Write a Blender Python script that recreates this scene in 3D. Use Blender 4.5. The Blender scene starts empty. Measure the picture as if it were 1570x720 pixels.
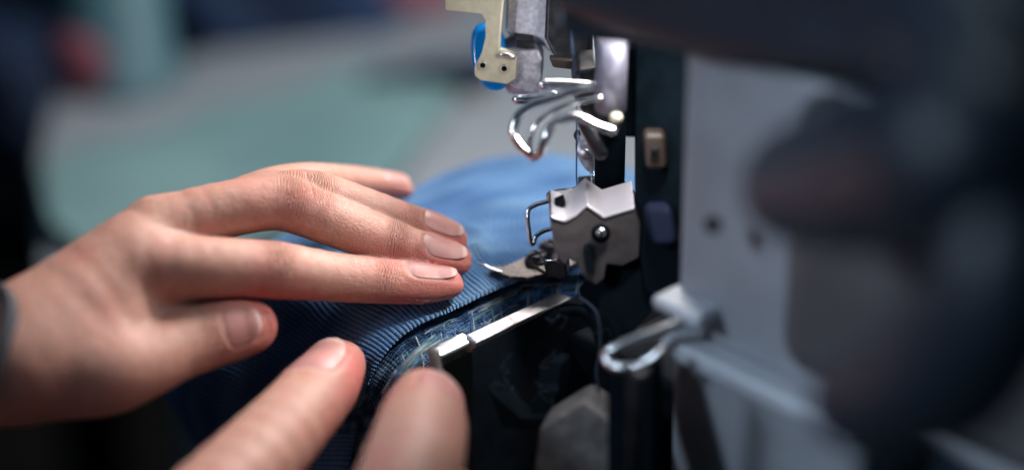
import bpy, bmesh, math, random
import numpy as np
from mathutils import Vector, noise
random.seed(7); rng = np.random.default_rng(7)
SC = bpy.context.scene
COL = SC.collection
S = 0.01                                   # everything is modelled in centimetres

# ------------------------------------------------------------------ camera
FL, SENS, DIST, PITCH = 85.0, 36.0, 67.0, math.radians(28)
Fw = np.array([0, math.cos(PITCH), -math.sin(PITCH)])
Up = np.array([0, math.sin(PITCH), math.cos(PITCH)])
Rt = np.array([1.0, 0, 0])
def ray(px, py):
    k = SENS / FL / 1570.0
    return Fw + Rt * (px - 785) * k - Up * (py - 360) * k
CAM = -DIST * ray(785, 440)
def P(px, py, z=0.0):                      # modelling aid: point at height z
    d = ray(px, py); return CAM + d * ((z - CAM[2]) / d[2])
def Q(px, py, dep=0.0):                    # modelling aid: point at a distance from the focus plane
    return CAM + ray(px, py) * (DIST + dep)
cam = bpy.data.cameras.new('camera'); camo = bpy.data.objects.new('camera', cam); COL.objects.link(camo)
camo.location = Vector(CAM * S); camo.rotation_euler = (math.pi/2 - PITCH, 0, 0)
cam.lens = FL; cam.sensor_width = SENS; cam.clip_start = 0.02; cam.clip_end = 50
cam.dof.use_dof = True; cam.dof.focus_distance = (DIST - 0.7) * S; cam.dof.aperture_fstop = 2.2
SC.camera = camo

# ------------------------------------------------------------------ light
W = bpy.data.worlds.new('World'); SC.world = W; W.use_nodes = True
bg = W.node_tree.nodes['Background']; bg.inputs[0].default_value = (0.04, 0.26, 0.46, 1); bg.inputs[1].default_value = 0.06
def area(name, loc, tgt, size, power, col, sy=None):
    l = bpy.data.lights.new(name, 'AREA'); l.energy = power; l.color = col; l.size = size * S
    if sy: l.shape = 'RECTANGLE'; l.size_y = sy * S
    o = bpy.data.objects.new(name, l); COL.objects.link(o)
    o.location = Vector(loc) * S
    o.rotation_euler = (Vector(tgt) - Vector(loc)).to_track_quat('-Z', 'Y').to_euler()
    return o
area('sewing_lamp', (6, 25, 25), (-2, 0, 0), 10, .9, (1.0, 0.91, 0.86))
area('side_lamp', (19, 19, 28), (-3, -2, -1), 9, 2.2, (1.0, 0.92, 0.86))
area('machine_work_light', (3.6, -1.3, 8.35), (-3, -1.6, 0), 1.4, .045, (1.0, .96, .93))
e_ = area('edge_band_fill', (3.4, -1.7, 8.3), (-2.2, -1.6, -.4), 1.2, .009, (1.0, .96, .93)); e_.data.spread = math.radians(60)  # added fill without a source of its own; brightens the fabric edge band
area('window_light', (-25, 5, 80), (4, 0, 0), 60, .42, (0.62, 0.80, 1.0))
area('room_light', (30, 42, 60), (14, 25, -9), 30, 1.75, (0.78, 0.92, 1.0))
area('front_light', (-60, -60, 45), (0, -3, 3), 35, 0.14, (0.72, 0.84, 1.0))
sp = bpy.data.lights.new('cover_fill', 'SPOT'); sp.energy = 24; sp.color = (.66, .82, 1.0); sp.spot_size = math.radians(21); sp.spot_blend = .8; sp.shadow_soft_size = .12  # added spot, no lamp stands there; lifts the machine covers
spo = bpy.data.objects.new('cover_fill', sp); COL.objects.link(spo); spo.location = Vector((-45, -30, 38)) * S
spo.rotation_euler = (Vector((16, -9, 2.5)) - Vector((-45, -30, 38))).to_track_quat('-Z', 'Y').to_euler()
hl = bpy.data.lights.new('head_fill', 'SPOT'); hl.energy = 5; hl.color = (.95, .95, 1.0); hl.spot_size = math.radians(9.5); hl.spot_blend = .7; hl.shadow_soft_size = .03  # invented spot that brightens the brass bracket, castings and levers
hlo = bpy.data.objects.new('head_fill', hl); COL.objects.link(hlo); hlo.location = Vector((-38, -42, 30)) * S
hlo.rotation_euler = (Vector((.6, 1, 7.4)) - Vector((-38, -42, 30))).to_track_quat('-Z', 'Y').to_euler()
SC.view_settings.view_transform = 'Standard'; SC.view_settings.look = 'None'
SC.view_settings.exposure = 0.0; SC.view_settings.gamma = 1.0
SC.render.engine = 'CYCLES'

# ------------------------------------------------------------------ materials
def mat(name, col=(.5, .5, .5), rough=.5, metal=0.0, noise_amt=0.0, nscale=200, bump=0.0, bscale=400, col2=None, **kw):
    m = bpy.data.materials.new(name); m.use_nodes = True
    nt = m.node_tree; b = nt.nodes['Principled BSDF']
    b.inputs['Base Color'].default_value = (*col, 1); b.inputs['Roughness'].default_value = rough
    b.inputs['Metallic'].default_value = metal
    for k, v in kw.items(): b.inputs[k.replace('_', ' ')].default_value = v
    tc = nt.nodes.new('ShaderNodeTexCoord')
    if noise_amt or col2:
        n = nt.nodes.new('ShaderNodeTexNoise'); n.inputs['Scale'].default_value = nscale; n.inputs['Detail'].default_value = 5
        nt.links.new(tc.outputs['Object'], n.inputs['Vector'])
        r = nt.nodes.new('ShaderNodeValToRGB')
        c2 = col2 if col2 else tuple(c * (1 - noise_amt) for c in col)
        r.color_ramp.elements[0].position = .38; r.color_ramp.elements[1].position = .62
        r.color_ramp.elements[0].color = (*c2, 1); r.color_ramp.elements[1].color = (*col, 1)
        nt.links.new(n.outputs['Fac'], r.inputs[0]); nt.links.new(r.outputs[0], b.inputs['Base Color'])
        mr = nt.nodes.new('ShaderNodeMapRange'); mr.inputs['To Min'].default_value = max(rough - .1, .03); mr.inputs['To Max'].default_value = rough + .12
        nt.links.new(n.outputs['Fac'], mr.inputs['Value']); nt.links.new(mr.outputs[0], b.inputs['Roughness'])
    if bump:
        n2 = nt.nodes.new('ShaderNodeTexNoise'); n2.inputs['Scale'].default_value = bscale; n2.inputs['Detail'].default_value = 3
        nt.links.new(tc.outputs['Object'], n2.inputs['Vector'])
        bp = nt.nodes.new('ShaderNodeBump'); bp.inputs['Strength'].default_value = 1; bp.inputs['Distance'].default_value = bump
        nt.links.new(n2.outputs['Fac'], bp.inputs['Height']); nt.links.new(bp.outputs[0], b.inputs['Normal'])
    return m
M = {}
M['chrome'] = mat('chrome', (.78, .78, .82), .20, 1, .3, 300)
M['steel'] = mat('brushed_steel', (.52, .50, .52), .42, 1, .12, 700, .00002, 1500)
M['bright_steel'] = mat('bright_steel', (.80, .79, .80), .30, 1, .15, 250)
M['worn_steel'] = mat('worn_steel', (.24, .22, .21), .50, .9, .35, 900, .00003, 1500)
M['screw_black'] = mat('screw_black', (.035, .035, .045), .30, .6)
M['holder_lit'] = mat('lit_holder_steel', (.66, .63, .69), .32, .5)  # paler copy of the holder metal, lamp light on its top painted in
M['holder_shaded'] = mat('holder_shaded', (.15, .13, .135), .42, .8, .08, 300)  # darker copy of the holder metal, shade on its front painted in
M['lilac_steel'] = mat('dull_steel', (.24, .24, .31), .5, .8, .2, 300)
M['cast'] = mat('cast_steel', (.60, .59, .68), .45, .75, .3, 900, .00005, 1500)
M['grey_cast'] = mat('grey_cast', (.16, .15, .15), .55, .3, .4, 250, .0001, 900)
M['dark_metal'] = mat('dark_metal', (.035, .036, .042), .38, .7, .4, 300)
M['black'] = mat('black_enamel', (.002, .006, .010), .75, .0, .3, 200, Specular_IOR_Level=.06)
M['dull_navy'] = mat('dull_navy', (.006, .012, .038), .6, 0, .3, 80, Specular_IOR_Level=.2)
M['lint'] = mat('dark_lint', (.02, .035, .06), .9)
M['void'] = mat('shade_black', (.002, .006, .011), .75, 0, .5, 120, .0002, 300, Specular_IOR_Level=.10)  # near-black; bluish shade of the cavity and holes put into the colour
M['brass'] = mat('pale_brass', (.66, .60, .45), .42, .15, .12, 400)
M['blue_plastic'] = mat('blue_plastic', (.0, .25, .75), .25, 0, Coat_Weight=.5)
M['shade_brown'] = mat('shade_brown_grey', (.085, .080, .085), .40, 0, .15, 40)  # dark tone that paints the shade on the right of the face cover
M['grey_paint'] = mat('grey_paint', (.30, .31, .34), .42, 0, .12, 60)
M['pale_lit_paint'] = mat('pale_lit_paint', (.50, .52, .57), .38, 0, .08, 60)  # paler than the grey paint; light on the cover ridge painted in
M['navy_plastic'] = mat('navy_plastic', (.014, .022, .036), .45, 0, .2, 90)
M['tan'] = mat('tan_part', (.032, .018, .012), .55, 0, .3, 100)
M['thread_blue'] = mat('blue_thread', (.03, .07, .16), .8)
M['thread_white'] = mat('white_thread', (.46, .52, .56), .8, 0, .2, 500)
M['thread_green'] = mat('green_thread', (.16, .33, .36), .8, 0, .3, 500)
M['thread_mid'] = mat('mid_blue_thread', (.09, .22, .48), .8, 0, .4, 500)
M['table'] = mat('white_laminate', (.22, .25, .285), .45, 0, .08, 8)
M['teal_cloth'] = mat('teal_cloth', (.135, .235, .25), .85, 0, 0, 9, .001, 60, col2=(.085, .175, .19))
M['dark_blue_cloth'] = mat('dark_blue_cloth', (.008, .032, .095), .85, 0, .5, 20)
M['red'] = mat('red_yarn', (.28, .08, .12), .7, 0, .3, 50)
M['pale_teal'] = mat('pale_teal_plastic', (.06, .15, .19), .5, 0, .1, 30)
M['floor'] = mat('brown_floor', (.055, .045, .035), .6, 0, .4, 3)
M['wall'] = mat('dark_wall', (.012, .022, .040), .8, 0, .4, 2)
M['elastic'] = mat('grey_elastic', (.05, .06, .075), .75, 0, .3, 300)

def skin_material():
    m = bpy.data.materials.new('skin'); m.use_nodes = True; nt = m.node_tree; N = nt.nodes; L = nt.links
    b = N['Principled BSDF']; b.inputs['Roughness'].default_value = .47
    b.inputs['Subsurface Weight'].default_value = .6; b.inputs['Subsurface Radius'].default_value = (1, .30, .14)
    b.inputs['Subsurface Scale'].default_value = .005; b.inputs['Specular IOR Level'].default_value = .38
    tc = N.new('ShaderNodeTexCoord')
    def nz(scale, detail=4, rough=.5):
        n = N.new('ShaderNodeTexNoise'); n.inputs['Scale'].default_value = scale; n.inputs['Detail'].default_value = detail
        n.inputs['Roughness'].default_value = rough; L.new(tc.outputs['Object'], n.inputs['Vector']); return n
    def math_(op, a, c, v=None):
        n = N.new('ShaderNodeMath'); n.operation = op
        for i, x in enumerate((a, c)):
            if x is None: continue
            if isinstance(x, (int, float)): n.inputs[i].default_value = x
            else: L.new(x, n.inputs[i])
        return n.outputs[0]
    red = N.new('ShaderNodeAttribute'); red.attribute_name = 'red'
    wm = N.new('ShaderNodeAttribute'); wm.attribute_name = 'wrm'
    wu = N.new('ShaderNodeAttribute'); wu.attribute_name = 'wru'
    big = nz(70); fine = nz(420)
    f = math_('ADD', red.outputs['Fac'], math_('MULTIPLY', math_('SUBTRACT', big.outputs['Fac'], .5), 1.7))
    mx = N.new('ShaderNodeMixRGB'); mx.inputs[1].default_value = (.63, .345, .275, 1); mx.inputs[2].default_value = (.64, .19, .17, 1)
    cl = N.new('ShaderNodeClamp'); L.new(f, cl.inputs[0]); L.new(cl.outputs[0], mx.inputs[0])
    mx2 = N.new('ShaderNodeMixRGB'); mx2.blend_type = 'MULTIPLY'; mx2.inputs[0].default_value = .5
    rr = N.new('ShaderNodeValToRGB'); rr.color_ramp.elements[0].position = .3; rr.color_ramp.elements[1].position = .6
    rr.color_ramp.elements[0].color = (.80, .74, .70, 1); rr.color_ramp.elements[1].color = (1, 1, 1, 1)
    L.new(fine.outputs['Fac'], rr.inputs[0]); L.new(mx.outputs[0], mx2.inputs[1]); L.new(rr.outputs[0], mx2.inputs[2])
    L.new(mx2.outputs[0], b.inputs['Base Color'])
    # pores, fine lines and knuckle creases
    vo = N.new('ShaderNodeTexVoronoi'); vo.feature = 'DISTANCE_TO_EDGE'; vo.inputs['Scale'].default_value = 900
    mp = N.new('ShaderNodeMapping'); mp.inputs['Scale'].default_value = (.55, 1, 1); L.new(tc.outputs['Object'], mp.inputs[0]); L.new(mp.outputs[0], vo.inputs['Vector'])
    v = math_('MINIMUM', vo.outputs['Distance'], .12)
    w = math_('ADD', math_('MULTIPLY', wu.outputs['Fac'], 6.283 / .15), math_('MULTIPLY', nz(210, 4, .65).outputs['Fac'], 17.0))
    s = math_('ABSOLUTE', math_('SINE', w, None), None)
    s = math_('POWER', s, .45)
    s = math_('MULTIPLY', s, wm.outputs['Fac'])
    h = math_('ADD', math_('MULTIPLY', v, .55), math_('MULTIPLY', s, 1.5))
    h = math_('ADD', h, math_('MULTIPLY', nz(260, 5, .6).outputs['Fac'], .30))
    bp = N.new('ShaderNodeBump'); bp.inputs['Distance'].default_value = .0010; bp.inputs['Strength'].default_value = .9
    L.new(h, bp.inputs['Height']); L.new(bp.outputs[0], b.inputs['Normal'])
    return m
M['skin'] = skin_material()

def nail_material():
    m = bpy.data.materials.new('nail'); m.use_nodes = True; nt = m.node_tree; N = nt.nodes; L = nt.links
    b = N['Principled BSDF']; b.inputs['Roughness'].default_value = .42; b.inputs['Subsurface Weight'].default_value = .25
    b.inputs['Subsurface Radius'].default_value = (1, .4, .25); b.inputs['Subsurface Scale'].default_value = .002
    a = N.new('ShaderNodeAttribute'); a.attribute_name = 'nu'
    r = N.new('ShaderNodeValToRGB'); e = r.color_ramp.elements
    e[0].position = 0; e[0].color = (.60, .35, .32, 1); e[1].position = 1; e[1].color = (.74, .50, .46, 1)
    for p, c in ((.14, (.60, .27, .25, 1)), (.86, (.60, .28, .25, 1)), (.92, (.74, .49, .45, 1))):
        x = e.new(p); x.color = c
    L.new(a.outputs['Fac'], r.inputs[0]); L.new(r.outputs[0], b.inputs['Base Color'])
    return m
M['nail'] = nail_material()

def fabric_material(name, light, dark, groove):
    m = bpy.data.materials.new(name); m.use_nodes = True; nt = m.node_tree; N = nt.nodes; L = nt.links
    b = N['Principled BSDF']; b.inputs['Roughness'].default_value = .85; b.inputs['Sheen Weight'].default_value = .25
    b.inputs['Sheen Tint'].default_value = (.4, .6, 1, 1); b.inputs['Specular IOR Level'].default_value = .2
    h = N.new('ShaderNodeAttribute'); h.attribute_name = 'rib'
    uv = N.new('ShaderNodeUVMap'); uv.uv_map = 'UVMap'
    mp = N.new('ShaderNodeMapping'); mp.inputs['Scale'].default_value = (1, 1, 1); L.new(uv.outputs[0], mp.inputs[0])
    n = N.new('ShaderNodeTexNoise'); n.inputs['Scale'].default_value = 18; n.inputs['Detail'].default_value = 4; L.new(mp.outputs[0], n.inputs['Vector'])
    mp3 = N.new('ShaderNodeMapping'); mp3.inputs['Scale'].default_value = (.25, 1.4, 1); L.new(uv.outputs[0], mp3.inputs[0])
    nb = N.new('ShaderNodeTexNoise'); nb.inputs['Scale'].default_value = .9; nb.inputs['Detail'].default_value = 3; L.new(mp3.outputs[0], nb.inputs['Vector'])
    wv = N.new('ShaderNodeTexWave'); wv.wave_type = 'BANDS'; wv.bands_direction = 'Y'; wv.inputs['Scale'].default_value = 4.2
    wv.inputs['Distortion'].default_value = 1.5; wv.inputs['Detail'].default_value = 2; wv.inputs['Detail Scale'].default_value = 3; L.new(uv.outputs[0], wv.inputs['Vector'])
    def mth(op, x, y):
        q = N.new('ShaderNodeMath'); q.operation = op
        for i, k in enumerate((x, y)):
            if isinstance(k, (int, float)): q.inputs[i].default_value = k
            else: L.new(k, q.inputs[i])
        return q.outputs[0]
    t = mth('ADD', h.outputs['Fac'], mth('MULTIPLY', mth('SUBTRACT', n.outputs['Fac'], .5), 1.1))
    t = mth('ADD', t, mth('MULTIPLY', mth('SUBTRACT', wv.outputs['Fac'], .5), .35))
    r = N.new('ShaderNodeValToRGB'); e = r.color_ramp.elements
    e[0].position = .08; e[0].color = (*groove, 1); e[1].position = .95; e[1].color = (*light, 1)
    x = e.new(.5); x.color = (*dark, 1)
    L.new(t, r.inputs[0])
    r2 = N.new('ShaderNodeValToRGB'); r2.color_ramp.elements[0].position = .35; r2.color_ramp.elements[1].position = .65
    r2.color_ramp.elements[0].color = (.50, .66, .85, 1); r2.color_ramp.elements[1].color = (1.15, 1.1, 1.05, 1)
    L.new(nb.outputs['Fac'], r2.inputs[0])
    mx = N.new('ShaderNodeMixRGB'); mx.blend_type = 'MULTIPLY'; mx.inputs[0].default_value = 1
    L.new(r.outputs[0], mx.inputs[1]); L.new(r2.outputs[0], mx.inputs[2]); L.new(mx.outputs[0], b.inputs['Base Color'])
    bp = N.new('ShaderNodeBump'); bp.inputs['Distance'].default_value = .0003; L.new(t, bp.inputs['Height']); L.new(bp.outputs[0], b.inputs['Normal'])
    return m
M['denim'] = fabric_material('blue_knit', (.18, .335, .53), (.06, .155, .32), (.014, .042, .11))

# ------------------------------------------------------------------ mesh helpers
def link(name, me, m, parent=None, smooth=True, bevel=0, seg=3, subsurf=0, solid=0, ang=40):
    o = bpy.data.objects.new(name, me); COL.objects.link(o)
    if m: me.materials.append(m)
    if parent: o.parent = parent
    if smooth:
        me.polygons.foreach_set('use_smooth', [True] * len(me.polygons))
    if solid:
        s = o.modifiers.new('solid', 'SOLIDIFY'); s.thickness = solid * S; s.offset = -1
    if bevel:
        b = o.modifiers.new('bevel', 'BEVEL'); b.width = bevel * S; b.segments = seg; b.limit_method = 'ANGLE'; b.angle_limit = math.radians(ang)
        b.harden_normals = True
    if subsurf:
        b = o.modifiers.new('sub', 'SUBSURF'); b.levels = subsurf; b.render_levels = subsurf
    return o
def mesh_from(name, vs, fs):
    me = bpy.data.meshes.new(name)
    me.from_pydata([tuple(float(c) * S for c in v) for v in vs], [], [tuple(int(i) for i in f) for f in fs]); me.update()
    bm = bmesh.new(); bm.from_mesh(me); bmesh.ops.recalc_face_normals(bm, faces=bm.faces); bm.to_mesh(me); bm.free()
    return me
def empty(name, loc, label, cat, group=None):
    o = bpy.data.objects.new(name, None); COL.objects.link(o); o.empty_display_size = .01
    o['label'] = label; o['category'] = cat
    if group: o['group'] = group
    return o
def tag(o, label, cat=None, group=None):
    o['label'] = label
    if cat: o['category'] = cat
    if group: o['group'] = group
    return o
class MB:
    def __init__(s): s.v = []; s.f = []
    def add(s, v, f):
        n = len(s.v); s.v += [np.array(x, float) for x in v]; s.f += [tuple(i + n for i in q) for q in f]; return s
    def prism(s, pts, vec):
        pts = [np.array(p, float) for p in pts]; n = len(pts); vec = np.array(vec, float)
        v = pts + [p + vec for p in pts]
        f = [tuple(range(n)), tuple(range(2 * n - 1, n - 1, -1))] + [(i, i + n, (i + 1) % n + n, (i + 1) % n) for i in range(n)]
        return s.add(v, f)
    def box(s, o, u, v_, w):
        o, u, v_, w = [np.array(x, float) for x in (o, u, v_, w)]
        return s.prism([o, o + u, o + u + v_, o + v_], w)
    def tube(s, pts, r, seg=16, smooth=6, closed=False, flat=None):
        pts = [np.array(p, float) for p in pts]
        rr = list(r) if hasattr(r, '__len__') else [r] * len(pts)
        if smooth > 1 and len(pts) > 2: pts, rr = crom(pts, rr, smooth)
        n = len(pts); t0 = pts[1] - pts[0]; t0 /= np.linalg.norm(t0)
        a = np.cross(t0, [0, 0, 1]);
        if np.linalg.norm(a) < .1: a = np.cross(t0, [1, 0, 0])
        a /= np.linalg.norm(a); v = []; f = []
        for i in range(n):
            t = pts[min(i + 1, n - 1)] - pts[max(i - 1, 0)]; t = t / (np.linalg.norm(t) + 1e-9)
            a = a - t * (a @ t); a /= np.linalg.norm(a); b = np.cross(t, a)
            for k in range(seg):
                an = 2 * math.pi * k / seg; v.append(pts[i] + (a * math.cos(an) + b * math.sin(an) * (flat or 1)) * rr[i])
        for i in range(n - 1):
            for k in range(seg): f.append((i * seg + k, i * seg + (k + 1) % seg, (i + 1) * seg + (k + 1) % seg, (i + 1) * seg + k))
        # rounded caps
        for idx, sg in ((0, -1), (n - 1, 1)):
            t = (pts[1] - pts[0]) if idx == 0 else (pts[-1] - pts[-2]); t = t / np.linalg.norm(t) * sg
            c = pts[idx]; base = idx * seg; last = base; ring0 = [v[base + k] - c for k in range(seg)]
            prev = [base + k for k in range(seg)]
            for j in (1, 2):
                an = j * math.pi / 6; cur = []
                for k in range(seg):
                    v.append(c + ring0[k] * math.cos(an) + t * rr[idx] * math.sin(an)); cur.append(len(v) - 1)
                for k in range(seg): f.append((prev[k], prev[(k + 1) % seg], cur[(k + 1) % seg], cur[k]))
                prev = cur
            v.append(c + t * rr[idx]); tip = len(v) - 1
            for k in range(seg): f.append((prev[k], prev[(k + 1) % seg], tip))
        return s.add(v, f)
    def cyl(s, c, ax, r, h, seg=32, prof=None):
        # lathe around axis ax, profile list of (radius, height)
        c = np.array(c, float); ax = np.array(ax, float); ax /= np.linalg.norm(ax)
        a = np.cross(ax, [0, 0, 1]);
        if np.linalg.norm(a) < .1: a = np.cross(ax, [1, 0, 0])
        a /= np.linalg.norm(a); b = np.cross(ax, a)
        prof = prof or [(r * .94, 0), (r, r * .06), (r, h - r * .06), (r * .94, h)]
        v = []; f = []
        for (pr, ph) in prof:
            for k in range(seg):
                an = 2 * math.pi * k / seg; v.append(c + ax * ph + (a * math.cos(an) + b * math.sin(an)) * pr)
        m = len(prof)
        for i in range(m - 1):
            for k in range(seg): f.append((i * seg + k, i * seg + (k + 1) % seg, (i + 1) * seg + (k + 1) % seg, (i + 1) * seg + k))
        f.append(tuple(range(seg))); f.append(tuple(range((m - 1) * seg, m * seg)))
        return s.add(v, f)
    def build(s, name, m, parent=None, **kw):
        return link(name, mesh_from(name, s.v, s.f), m, parent, **kw)
def crom(pts, rr, k):
    P_ = [pts[0] * 2 - pts[1]] + pts + [pts[-1] * 2 - pts[-2]]; R_ = [rr[0]] + rr + [rr[-1]]
    out = []; ro = []
    for i in range(1, len(P_) - 2):
        for j in range(k):
            t = j / k; a, b, c, d = P_[i - 1:i + 3]
            out.append(.5 * ((2 * b) + (c - a) * t + (2 * a - 5 * b + 4 * c - d) * t * t + (3 * b - a - 3 * c + d) * t ** 3))
            ro.append(R_[i] * (1 - t) + R_[i + 1] * t)
    out.append(pts[-1]); ro.append(rr[-1]); return out, ro

# machine axes: a = feed direction (away to the right), b = across (towards the camera, right)
m1 = np.array([.7071, .7071, 0]); m2 = np.array([.7071, -.7071, 0]); NO = P(885, 415, 0)
def K(a, b, z): return NO + m1 * a + m2 * b + np.array([0, 0, z])

#PART_ROOM
# ------------------------------------------------------------------ room
def struct(o): o['kind'] = 'structure'; return o
fz = -75
struct(MB().box((-250, -150, fz - 2), (500, 0, 0), (0, 500, 0), (0, 0, 2)).build('floor', M['floor'], smooth=False))
struct(MB().box((-250, 190, fz), (500, 0, 0), (0, 4, 0), (0, 0, 260)).build('wall', M['wall'], smooth=False))
TZ = -9.0
tb = empty('work_table', None, 'white laminate work table spread out behind the hands', 'table')
tp = [P(150, 470, TZ), P(58, 400, TZ), P(56, 240, TZ), P(75, 155, TZ), P(150, 108, TZ), P(260, 92, TZ), P(420, 52, TZ), P(760, -30, TZ), P(1500, -290, TZ), P(1500, 100, TZ), P(900, 330, TZ)]
MB().prism([p - np.array([0, 0, 2.5]) for p in tp], (0, 0, 2.5)).build('tabletop', M['table'], tb, smooth=False, bevel=.3)
for px, py in ((330, 330), (330, 200), (1440, -200), (1400, 100)):
    c = P(px, py, TZ); MB().cyl((c[0], c[1], fz), (0, 0, 1), 2, TZ - 2.5 - fz).build('leg', M['grey_paint'], tb)
# teal cloth lying on the table, with soft folds
def sheet(ptsgrid, nu, nv, amp, sc, seed):
    A = np.array(ptsgrid); U, V, _ = A.shape; out = np.zeros((nu, nv, 3))
    row = [np.array(crom(list(A[i]), [0] * V, 12)[0]) for i in range(U)]
    row = np.array(row); full = np.array([crom(list(row[:, j]), [0] * U, 12)[0] for j in range(row.shape[1])])
    iu = np.linspace(0, full.shape[1] - 1, nu); iv = np.linspace(0, full.shape[0] - 1, nv)
    v = []; 
    for a in iu:
        for b in iv:
            a0 = int(min(a, full.shape[1] - 1.001)); b0 = int(min(b, full.shape[0] - 1.001)); fa = a - a0; fb = b - b0
            p = (full[b0, a0] * (1 - fa) + full[b0, a0 + 1] * fa) * (1 - fb) + (full[b0 + 1, a0] * (1 - fa) + full[b0 + 1, a0 + 1] * fa) * fb
            q = p.copy(); q[2] += amp * (1 + noise.noise(Vector((p[0] * sc, p[1] * sc * 2.2, seed)))); v.append(q)
    f = [(i * nv + j, i * nv + j + 1, (i + 1) * nv + j + 1, (i + 1) * nv + j) for i in range(nu - 1) for j in range(nv - 1)]
    return v, f
g = [[P(80, 370, TZ), P(70, 320, TZ), P(70, 280, TZ)], [P(200, 440, TZ), P(210, 320, TZ), P(230, 225, TZ)],
     [P(420, 390, TZ), P(420, 260, TZ), P(430, 165, TZ)], [P(600, 300, TZ), P(610, 200, TZ), P(600, 130, TZ)], [P(640, 250, TZ), P(690, 190, TZ), P(700, 140, TZ)]]
v, f = sheet(g, 90, 70, .55, .16, 3.1); mb = MB(); mb.add(v, f)
tag(mb.build('cloth', M['teal_cloth'], solid=.2), 'pale teal cloth lying loosely folded across the white table', 'cloth')
g = [[P(560, 140, TZ + .5), P(560, 130, TZ + .9), P(570, 118, TZ + .5)], [P(650, 135, TZ + .5), P(650, 118, TZ + 1.0), P(655, 100, TZ + .5)], [P(760, 135, TZ + .5), P(760, 110, TZ + 1.2), P(770, 85, TZ + .5)]]
v, f = sheet(g, 40, 24, .4, .2, 9.1); mb = MB(); mb.add(v, f)
tag(mb.build('folded_cloth', M['dark_blue_cloth'], solid=.3), 'dark blue folded cloth at the back edge of the teal cloth', 'cloth')
c = P(145, 132, TZ)
tsp = empty('yarn_spool', None, 'red wound spool near the far left edge of the table', 'spool')
MB().cyl(c, (0, 0, 1), 1, 1, prof=[(1.3, 0), (1.7, .5), (1.7, 2.2), (1.3, 2.8)]).build('winding', M['red'], tsp)
MB().cyl(c + np.array([0, 0, 2.8]), (0, 0, 1), .4, .5).build('core', M['pale_teal'], tsp)
c = P(185, 120, TZ)
cu = empty('thread_cone', None, 'tall pale teal thread cone behind the red spool', 'thread cone')
MB().cyl(c, (0, 0, 1), 1, 1, prof=[(2.6, 0), (2.6, .4), (2.3, .6), (1.8, 9), (1.4, 9.4)]).build('winding', M['pale_teal'], cu)
MB().cyl(c + np.array([0, 0, 9.4]), (0, 0, 1), .8, 1.2).build('core', M['table'], cu)
def lump(name, c, r, m, label, cat, seed):
    bm = bmesh.new(); bmesh.ops.create_icosphere(bm, subdivisions=4, radius=1)
    for v in bm.verts:
        n = noise.noise(v.co * 1.6 + Vector((seed, 0, 0))) * .35 + noise.noise(v.co * 4 + Vector((0, seed, 0))) * .12
        co = v.co * (1 + n); v.co = Vector((co.x * r[0] + c[0], co.y * r[1] + c[1], max(co.z, -.6) * r[2] + c[2])) * S
    me = bpy.data.meshes.new(name); bm.to_mesh(me); bm.free()
    return tag(link(name, me, m), label, cat)
lump('fabric_scrap', P(600, 8, TZ) + np.array([0, 0, .5]), (2.6, 1.8, 1.2), M['red'], 'small dull red fabric scrap at the far edge of the white table', 'fabric scrap', 4.0)
lump('fabric_bundle', P(420, 20, TZ) + np.array([0, 0, 1]), (6, 3.5, 2.6), M['dark_blue_cloth'], 'dark blue crumpled fabric bundle at the far edge of the white table', 'fabric bundle', 6.0)
ch = empty('side_table', None, 'dark low side table left of the white table', 'table')
c0 = P(10, 235, -16)
MB().box(c0 + np.array([-24, -8, -2]), (30, 0, 0), (0, 40, 0), (0, 0, 2)).build('tabletop', M['black'], ch, bevel=.3)
for dx, dy in ((-22, -6), (4, -6), (-22, 30), (4, 30)):
    MB().cyl((c0[0] + dx, c0[1] + dy, fz), (0, 0, 1), 1.5, c0[2] - 2 - fz).build('leg', M['black'], ch)
lump('fabric_bundle', c0 + np.array([-1, 2, 2.3]), (5.5, 4.5, 3.4), M['dark_blue_cloth'], 'crumpled royal blue fabric bundle at the far left', 'fabric bundle', 2.0)

#PART_FABRIC
# ------------------------------------------------------------------ knitted garment
net = [
 [(1060,425,-.1),(1050,395,0),(1040,350,0),(1020,300,0),(990,262,0)],
 [(950,420,-.1),(935,398,0),(930,350,0.05),(935,300,0),(940,250,0)],
 [(858,424,-.1),(840,405,0),(825,352,0.05),(845,300,0),(878,243,.1)],
 [(790,434,-.2),(770,412,0),(740,365,.05),(760,308,.1),(795,240,.15)],
 [(713,470,-.25),(690,440,0),(650,390,0),(665,320,.05),(705,257,.1)],
 [(636,503,-.5),(605,468,-.12),(560,418,0),(570,358,0),(618,294,0)],
 [(590,545,-1.15),(545,508,-.7),(475,455,-.5),(440,400,-.2),(480,335,0)],
 [(565,592,-2.1),(505,560,-1.7),(420,510,-1.5),(350,460,-1),(310,420,-1.1)],
 [(550,650,-3.6),(470,640,-3.3),(380,600,-3),(290,560,-2.6),(225,480,-2.4)],
 [(535,740,-5),(450,720,-5),(360,685,-4.8),(280,640,-4.5),(246,585,-4.0)],
 [(540,830,-7),(470,800,-7),(400,750,-7),(340,710,-7),(292,678,-6.5)]]
G = np.array([[P(*q) for q in r] for r in net])
NS, NT = 1500, 210
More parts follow.
